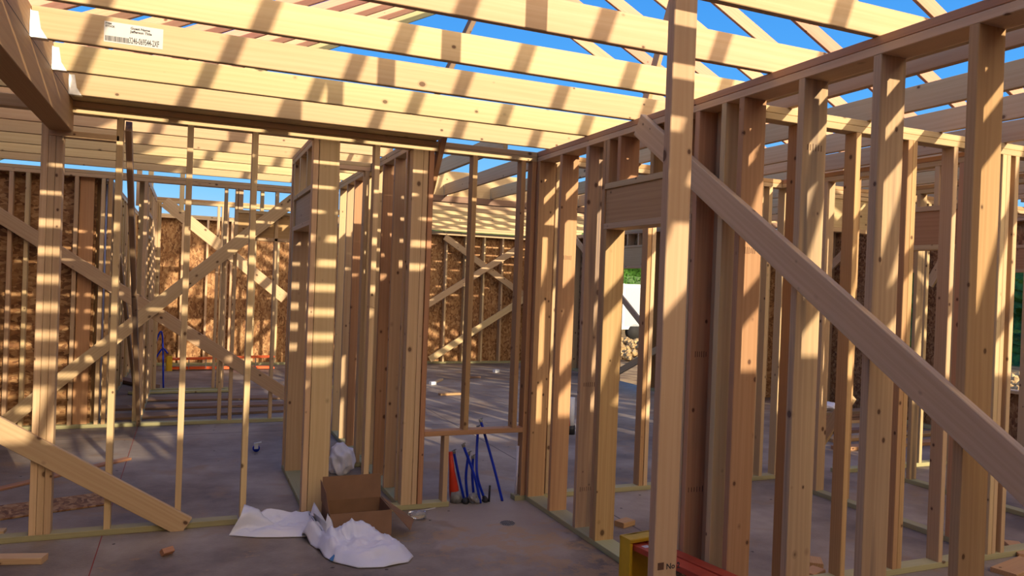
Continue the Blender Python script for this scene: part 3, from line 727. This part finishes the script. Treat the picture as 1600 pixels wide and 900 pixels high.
# funnel pipe + capped white bottle seen between studs
# blue tubes
tubes=[([(724,775),(716,742),(709,708)],'shortest-left'),]
TB=[([(725,776,5.60),(717,745,5.60),(709,706,5.60)],'leftmost blue tube curving up beside the red riser'),
    ([(751,781,5.45),(742,746,5.45),(724,696,5.46)],'blue tube slanting up to the left across the others'),
    ([(731,772,5.58),(728,745,5.58),(732,709,5.58)],'upright blue tube crossed by the slanting one'),
    ([(741,768,5.56),(738,745,5.56),(739,714,5.56)],'short blue tube in the middle of the bunch'),
    ([(758,780,5.50),(746,745,5.50),(745,705,5.56),(747,668,5.64)],'blue tube passing up behind the niche sill'),
    ([(785,783,5.46),(773,735,5.50),(760,688,5.54),(751,657,5.57)],'rightmost and tallest blue tube leaning left')]
for pts,lab in TB:
    w=[onY(*p) for p in pts]; w[0].z=max(-.01,min(w[0].z,.0))
    t_=thing('water_tube',lab,'pipe',(w[0].x,w[0].y,0))
    tube('tube',bez(w),.0105,'pex',t_)
    e=w[-1]; d=(w[-1]-w[-2]).normalized()
    tube('crimp_cap',[e-d*.012,e+d*.012],.014,'tape',t_,n=10)
    tube('cap_tab',[e+d*.012,e+d*.014+Vector((.022,0,.006))],.005,'tape',t_,n=6)
rp=thing('drain_riser','red tapered riser pipe wrapped with tape, behind the short cripple stud','pipe',onY(706,778,5.55))
w=[onY(711,781,5.56),onY(709,762,5.56),onY(706,735,5.56),onY(704,706,5.56)]; w[0].z=0
tube('riser',w,.03,'redcap',rp,n=18,radii=[.040,.038,.022,.016])
lumpq=onY(714,772,5.52)
tube('tape_wrap',[onY(713,783,5.53)*1,onY(712,768,5.53)],.045,'tape',rp,n=14,radii=[.052,.036])
for i,(px,py,r,mt,lab) in enumerate(((741,776,.045,'tape','crumpled grey tape bundle around the tube feet'),(728,781,.03,'black','small black fitting at the foot of the tubes'),(757,777,.026,'black','black fitting under the upright rod'))):
    q=onY(px,py+5,5.47); q.z=0
    bm=bmesh.new(); bmesh.ops.create_icosphere(bm,subdivisions=3,radius=r)
    for v in bm.verts: v.co*=1+.5*noise.noise(v.co*30+Vector((i,0,0))); v.co.z=max(v.co.z,-r*.7)
    bmesh.ops.translate(bm,vec=(q.x,q.y,r*.7),verts=bm.verts); tag(bm_obj('pipe_fitting',bm,mt,smooth=False),lab,'fitting')
q=onY(764,783,5.47); tag(tube('steel_rod',[(q.x,q.y,0),(q.x+.003,q.y,.125)],.008,'black'),'short black rod standing in the slab beside the tubes','rod')
q=onZ(816,778,0); q.x=2.425
tag(tube('conduit',[(2.425,5.47,.04),(2.43,5.47,.42)],.011,'pvc'),'pale conduit standing in the niche beside the corner stud','pipe')
# white pipe at left middle wall
q=onY(151,660,9.30); tag(tube('vent_pipe',[(q.x,9.30,0),(q.x,9.30,2.60)],.032,'pvc',n=16),'tall white vent pipe rising beside the sheathed wall at left','pipe')
# second white/red riser seen between the right studs
rr=thing('drain_riser','white riser pipe with a red sleeve, seen between studs of the 2x6 wall','pipe',(4.1,7.8,0))
q=onZ(891,678,0); tube('riser',[(q.x,q.y,0),(q.x,q.y,.42)],.04,'trailerwhite',rr,n=14); tube('sleeve',[(q.x-.05,q.y,.10),(q.x-.045,q.y,.34)],.03,'redcap',rr,n=10,radii=[.045,.012]); tube('base_fitting',[(q.x,q.y,0),(q.x,q.y,.10)],.055,'black',rr,n=12)
# blue tubing by far ladder
tag(tube('water_tube',bez([onY(262,552,11.9),onY(254,545,11.9),onY(242,560,11.9),onY(241,545,11.9),onY(253,520,11.9),Vector((onY(256,590,11.9).x,11.9,.01))]),.012,'pex'),'thin blue tube loop by the far ladder','pipe')
# floor drain
q=onZ(793,818,0)
dr=thing('floor_drain','small oval drain plate in the slab before the niche','drain',q)
bm=bmesh.new(); bmesh.ops.create_cone(bm,cap_ends=True,segments=28,radius1=.055,radius2=.052,depth=.004); bmesh.ops.translate(bm,vec=(q.x,q.y,.003),verts=bm.verts); bm_obj('drain_plate',bm,'tape',dr)
bm=bmesh.new()
for i in range(-3,4):
    m=bmesh.ops.create_cube(bm,size=1); bmesh.ops.scale(bm,vec=(.006,2*math.sqrt(max(0,.05**2-(i*.014)**2)),.002),verts=m['verts']); bmesh.ops.translate(bm,vec=(q.x+i*.014,q.y,.006),verts=m['verts'])
bm_obj('drain_slots',bm,'black',dr)
# chalk box tool on the floor
q=onZ(400,706,0); ck=thing('chalk_reel','small white and blue chalk reel standing on the floor at left','tool',q)
tube('body',[(q.x,q.y-.012,.035),(q.x,q.y+.012,.035)],.033,'pex',ck,n=18); board('case',(q.x-.02,q.y-.014,.03),(q.x+.02,q.y+.014,.085),'trailerwhite',ck); tube('crank',[(q.x-.015,q.y-.02,.085),(q.x+.045,q.y-.02,.095)],.006,'trailerwhite',ck,n=8)
# boards lying on the floor
def lying(name,p,q,w,th,mat,label,cat='board',z=0):
    a=onZ(*p,0); b=onZ(*q,0); a.z=b.z=z+th/2; 
    return tag(diag(name,a,b,th,w,(0,0,1),mat),label,cat)
lying('wood_strip',(-60,780),(201,718),.07,.02,'red','thin reddish board lying on the floor behind the left stud wall')
lying('osb_strip',(-40,808),(163,780),.34,.012,'osb','wide osb offcut lying on the floor behind the left stud wall')
lying('wood_board',(-60,880),(70,878),.085,.038,'spruce','short pale 2x4 offcut at the lower left corner of the photo')
lying('wood_board',(-40,835),(8,832),.07,.02,'spruce','small pale scrap behind the bottom plate at far left')
def block(px,py,dims,rot,mat,label,tilt=0,z=None):
    q=onZ(px,py,0); m=Matrix.Translation((q.x,q.y,dims[2]/2 if z is None else z))@Matrix.Rotation(rot,4,'Z')@Matrix.Rotation(tilt,4,'X')
    return tag(link('wood_block',boxmesh('wood_block',*dims),M[mat],m),label,'block')
block(261,868,(.07,.036,.036),.6,'red','small reddish wood block alone on the floor at lower left',tilt=.78,z=.026)
block(976,821,(.13,.085,.038),.35,'pine','tan wood block on the floor behind the 2x6 wall bottom plate')
block(1273,884,(.13,.085,.038),.9,'pine','pale block under the second stained stud, resting on the floor')
block(1270,900,(.14,.085,.038),.3,'pine','pale block at the bottom edge of the photo beside the stained stud')
block(1592,862,(.30,.10,.03),.9,'pine','offcut lying at the lower right corner, upper of two')
block(1590,890,(.40,.15,.03),.2,'red','offcut lying at the lower right corner, lower of two')
lying('wood_strip',(690,594),(676,600),.06,.03,'spruce','tiny scrap on the rear floor left')
block(741,591,(.22,.06,.04),.0,'grey','small grey offcut on the rear room floor')
block(775,582,(.10,.08,.06),.3,'trailerwhite','small white scrap at the foot of the far wall')
block(676,601,(.10,.07,.05),.3,'trailerwhite','small white scrap on the rear room floor, nearest the crossed braces')
block(703,617,(.34,.09,.03),.1,'pine','tan scrap board on the rear room floor')
# lumber heap beyond the left middle wall
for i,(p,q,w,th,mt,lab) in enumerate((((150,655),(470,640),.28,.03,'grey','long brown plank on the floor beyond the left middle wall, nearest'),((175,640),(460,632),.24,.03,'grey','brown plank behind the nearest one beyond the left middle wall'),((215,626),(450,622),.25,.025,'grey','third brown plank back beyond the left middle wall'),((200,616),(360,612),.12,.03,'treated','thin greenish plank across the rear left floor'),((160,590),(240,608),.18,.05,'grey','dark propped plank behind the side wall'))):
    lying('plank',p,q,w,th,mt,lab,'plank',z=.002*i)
lying('osb_strip',(385,558),(420,548),.3,.03,'osb','light osb offcut near the far left wall')
# lumber stack right
for i in range(4):
    a=onX(1276,655-4*i,8.0); 
    tag(board('plank',(7.2+.05*i,7.55,.04*i+.001),(8.75,7.95-.06*i,.04*i+.039),pick('grey','spruce','pine'),grain='X'),'plank in the low stack under the white bag at right, %s layer from the floor'%ORD[i],'plank','planks stacked under the white bag')
for i,(x0_,y0_) in enumerate(((6.6,6.2),(6.9,6.6),(6.5,7.0))):
    tag(board('plank',(x0_,y0_,.001),(x0_+2.2,y0_+.14,.039),pick('pine','grey'),grain='X'),'loose plank on the right room floor, %s from the cross wall'%ORD[i],'plank')
# ladders
def ladder(origin,ang,L,w0,w1,mats,label,capdim,height):
    """step ladder lying on its side: cap at origin, rails running along ang"""
    t_=thing('step_ladder',label,'ladder',origin)
    R=Matrix.Translation(origin)@Matrix.Rotation(ang,4,'Z')
    def lb(name,lo,hi,mat,grain='X',c=.004,par=None):
        lo,hi=Vector(lo),Vector(hi); d=hi-lo; ctr=(lo+hi)/2
        g={'X':(d.x,d.y,d.z),'Y':(d.y,d.x,d.z),'Z':(d.z,d.y,d.x)}[grain]
        return link(name,boxmesh(name,*g,c),M[mat],R@Matrix.Translation(ctr)@AX[grain].to_4x4(),par or t_)
    rail,cap=mats
    # lying on its side: rails stacked vertically (z), front/rear spread across y
    dcap,hcap=capdim
    c=lb('top_cap',(-.075,0,0),(-.055,dcap,hcap),cap,'Z')
    lb('cap_edge',(-.075,0,hcap-.022),(.02,dcap,hcap),cap,'Y',par=c); lb('cap_edge',(-.075,0,0),(.02,dcap,.022),cap,'Y',par=c)
    lb('cap_edge',(-.075,0,.022),(.02,.02,hcap-.022),cap,'Z',par=c)
    def rail_(y0,z0,splay,zz):
        a=R@Vector((.0,y0,z0)); b=R@Vector((L,y0+splay,zz))
        o=link('rail',boxmesh('rail',(b-a).length,.085,.006,.001),M[rail],frameM(a,b,R.to_3x3()@Vector((0,1,0))),t_)
        for s in (-1,1):
            off=R.to_3x3()@Vector((0,s*.0425,0)); d2=R.to_3x3()@Vector((0,0,-.012 if z0>.1 else .012))
            link('rail_flange',boxmesh('rail_flange',(b-a).length,.006,.03,.001),M[rail],frameM(a+off+d2,b+off+d2,R.to_3x3()@Vector((0,1,0))),o)
    def flat(y0,w,z0,z1,splay):
        a=R@Vector((-.03,y0+w/2,z0)); b=R@Vector((L,y0+w/2+splay,z1))
        o=link('rail',boxmesh('rail',(b-a).length,w,.008,.001),M[rail],frameM(a,b,R.to_3x3()@Vector((0,1,0))),t_)
        for s in (-1,1):
            off=R.to_3x3()@Vector((0,s*(w/2-.003),0))+Vector((0,0,-.014 if z0>.1 else .014))
            link('rail_flange',boxmesh('rail_flange',(b-a).length,.006,.024,.001),M[rail],frameM(a+off,b+off,R.to_3x3()@Vector((0,1,0))),o)
    flat(.025,.085,hcap-.035,height-.02,.0); flat(.118,.07,hcap-.035,height-.02,.03)
    flat(.025,.085,.03,.02,.0); flat(.118,.07,.03,.02,.03)
    lb('rail_label',(.05,.05,hcap-.031),(.16,.09,hcap-.0285),'paper','X',.0005)
    for i in range(1,6):
        x=L*i/6.2; zt=hcap-.04+(height-hcap)*i/6.2
        lb('step',(x,.02,.03),(x+.012,.10,zt),'alum','Z',.002)
    return t_
ladder(Vector((2.235,3.52,0)),math.radians(-83.5),1.8,.3,.4,('orange','yellow'),'red fibreglass step ladder with yellow cap lying on the floor at bottom centre',(.21,.335),.36)
ladder(Vector((-.22,14.15,0)),math.radians(2),1.7,.3,.4,('orange2','yellow'),'orange fibreglass step ladder lying along the far left wall',(.22,.24),.26)

# ------------------------------------------------------------------ light
sd=Vector((-.2727,1,-.2868)).normalized()
su=bpy.data.lights.new('sun','SUN'); su.energy=4.5; su.angle=math.radians(.45); su.color=(1,.82,.59)
so=bpy.data.objects.new('sun',su); COL.objects.link(so); so.rotation_euler=sd.to_track_quat('-Z','Y').to_euler()
w=bpy.data.worlds.new('sky'); SC.world=w; w.use_nodes=True; nt=w.node_tree; L=nt.links.new
bg=nt.nodes['Background']; tc=N(nt,'ShaderNodeTexCoord'); sp=N(nt,'ShaderNodeSeparateXYZ'); L(tc.outputs['Generated'],sp.inputs[0])
rp=ramp(nt,[(0,(.20,.16,.10)),(.499,(.22,.18,.12)),(.50,(.52,.66,.78)),(.55,(.20,.49,.82)),(.62,(.075,.33,.76)),(.72,(.035,.22,.66)),(1,(.02,.13,.45))]); L(math_(nt,'MULTIPLY_ADD',sp.outputs[2],.5,.5),rp.inputs[0])
dt=N(nt,'ShaderNodeVectorMath',operation='DOT_PRODUCT'); dt.inputs[1].default_value=tuple(-sd); L(tc.outputs['Generated'],dt.inputs[0])
gl=math_(nt,'POWER',math_(nt,'MAXIMUM',dt.outputs['Value'],0),5.)
g2=math_(nt,'MULTIPLY',gl,math_(nt,'GREATER_THAN',sp.outputs[2],0.))
col=mix(nt,1,rp.outputs[0],mix(nt,g2,(0,0,0),(4.6,3.25,1.5)),'ADD')
L(col,bg.inputs['Color']); bg.inputs['Strength'].default_value=1.0

# ------------------------------------------------------------------ camera
cam=bpy.data.cameras.new('camera'); co=bpy.data.objects.new('camera',cam); COL.objects.link(co)
cam.sensor_width=36; cam.sensor_fit='HORIZONTAL'; cam.lens=F/1600*36; cam.clip_start=.05; cam.clip_end=300
m=Matrix((RT,UP,-FW)).transposed().to_4x4(); m.translation=EYEV; co.matrix_world=m
SC.camera=co
SC.view_settings.view_transform='Standard'; SC.view_settings.look='None'; SC.view_settings.gamma=1; SC.view_settings.exposure=0.40
SC.view_settings.use_curve_mapping=False
bpy.context.view_layer.update()
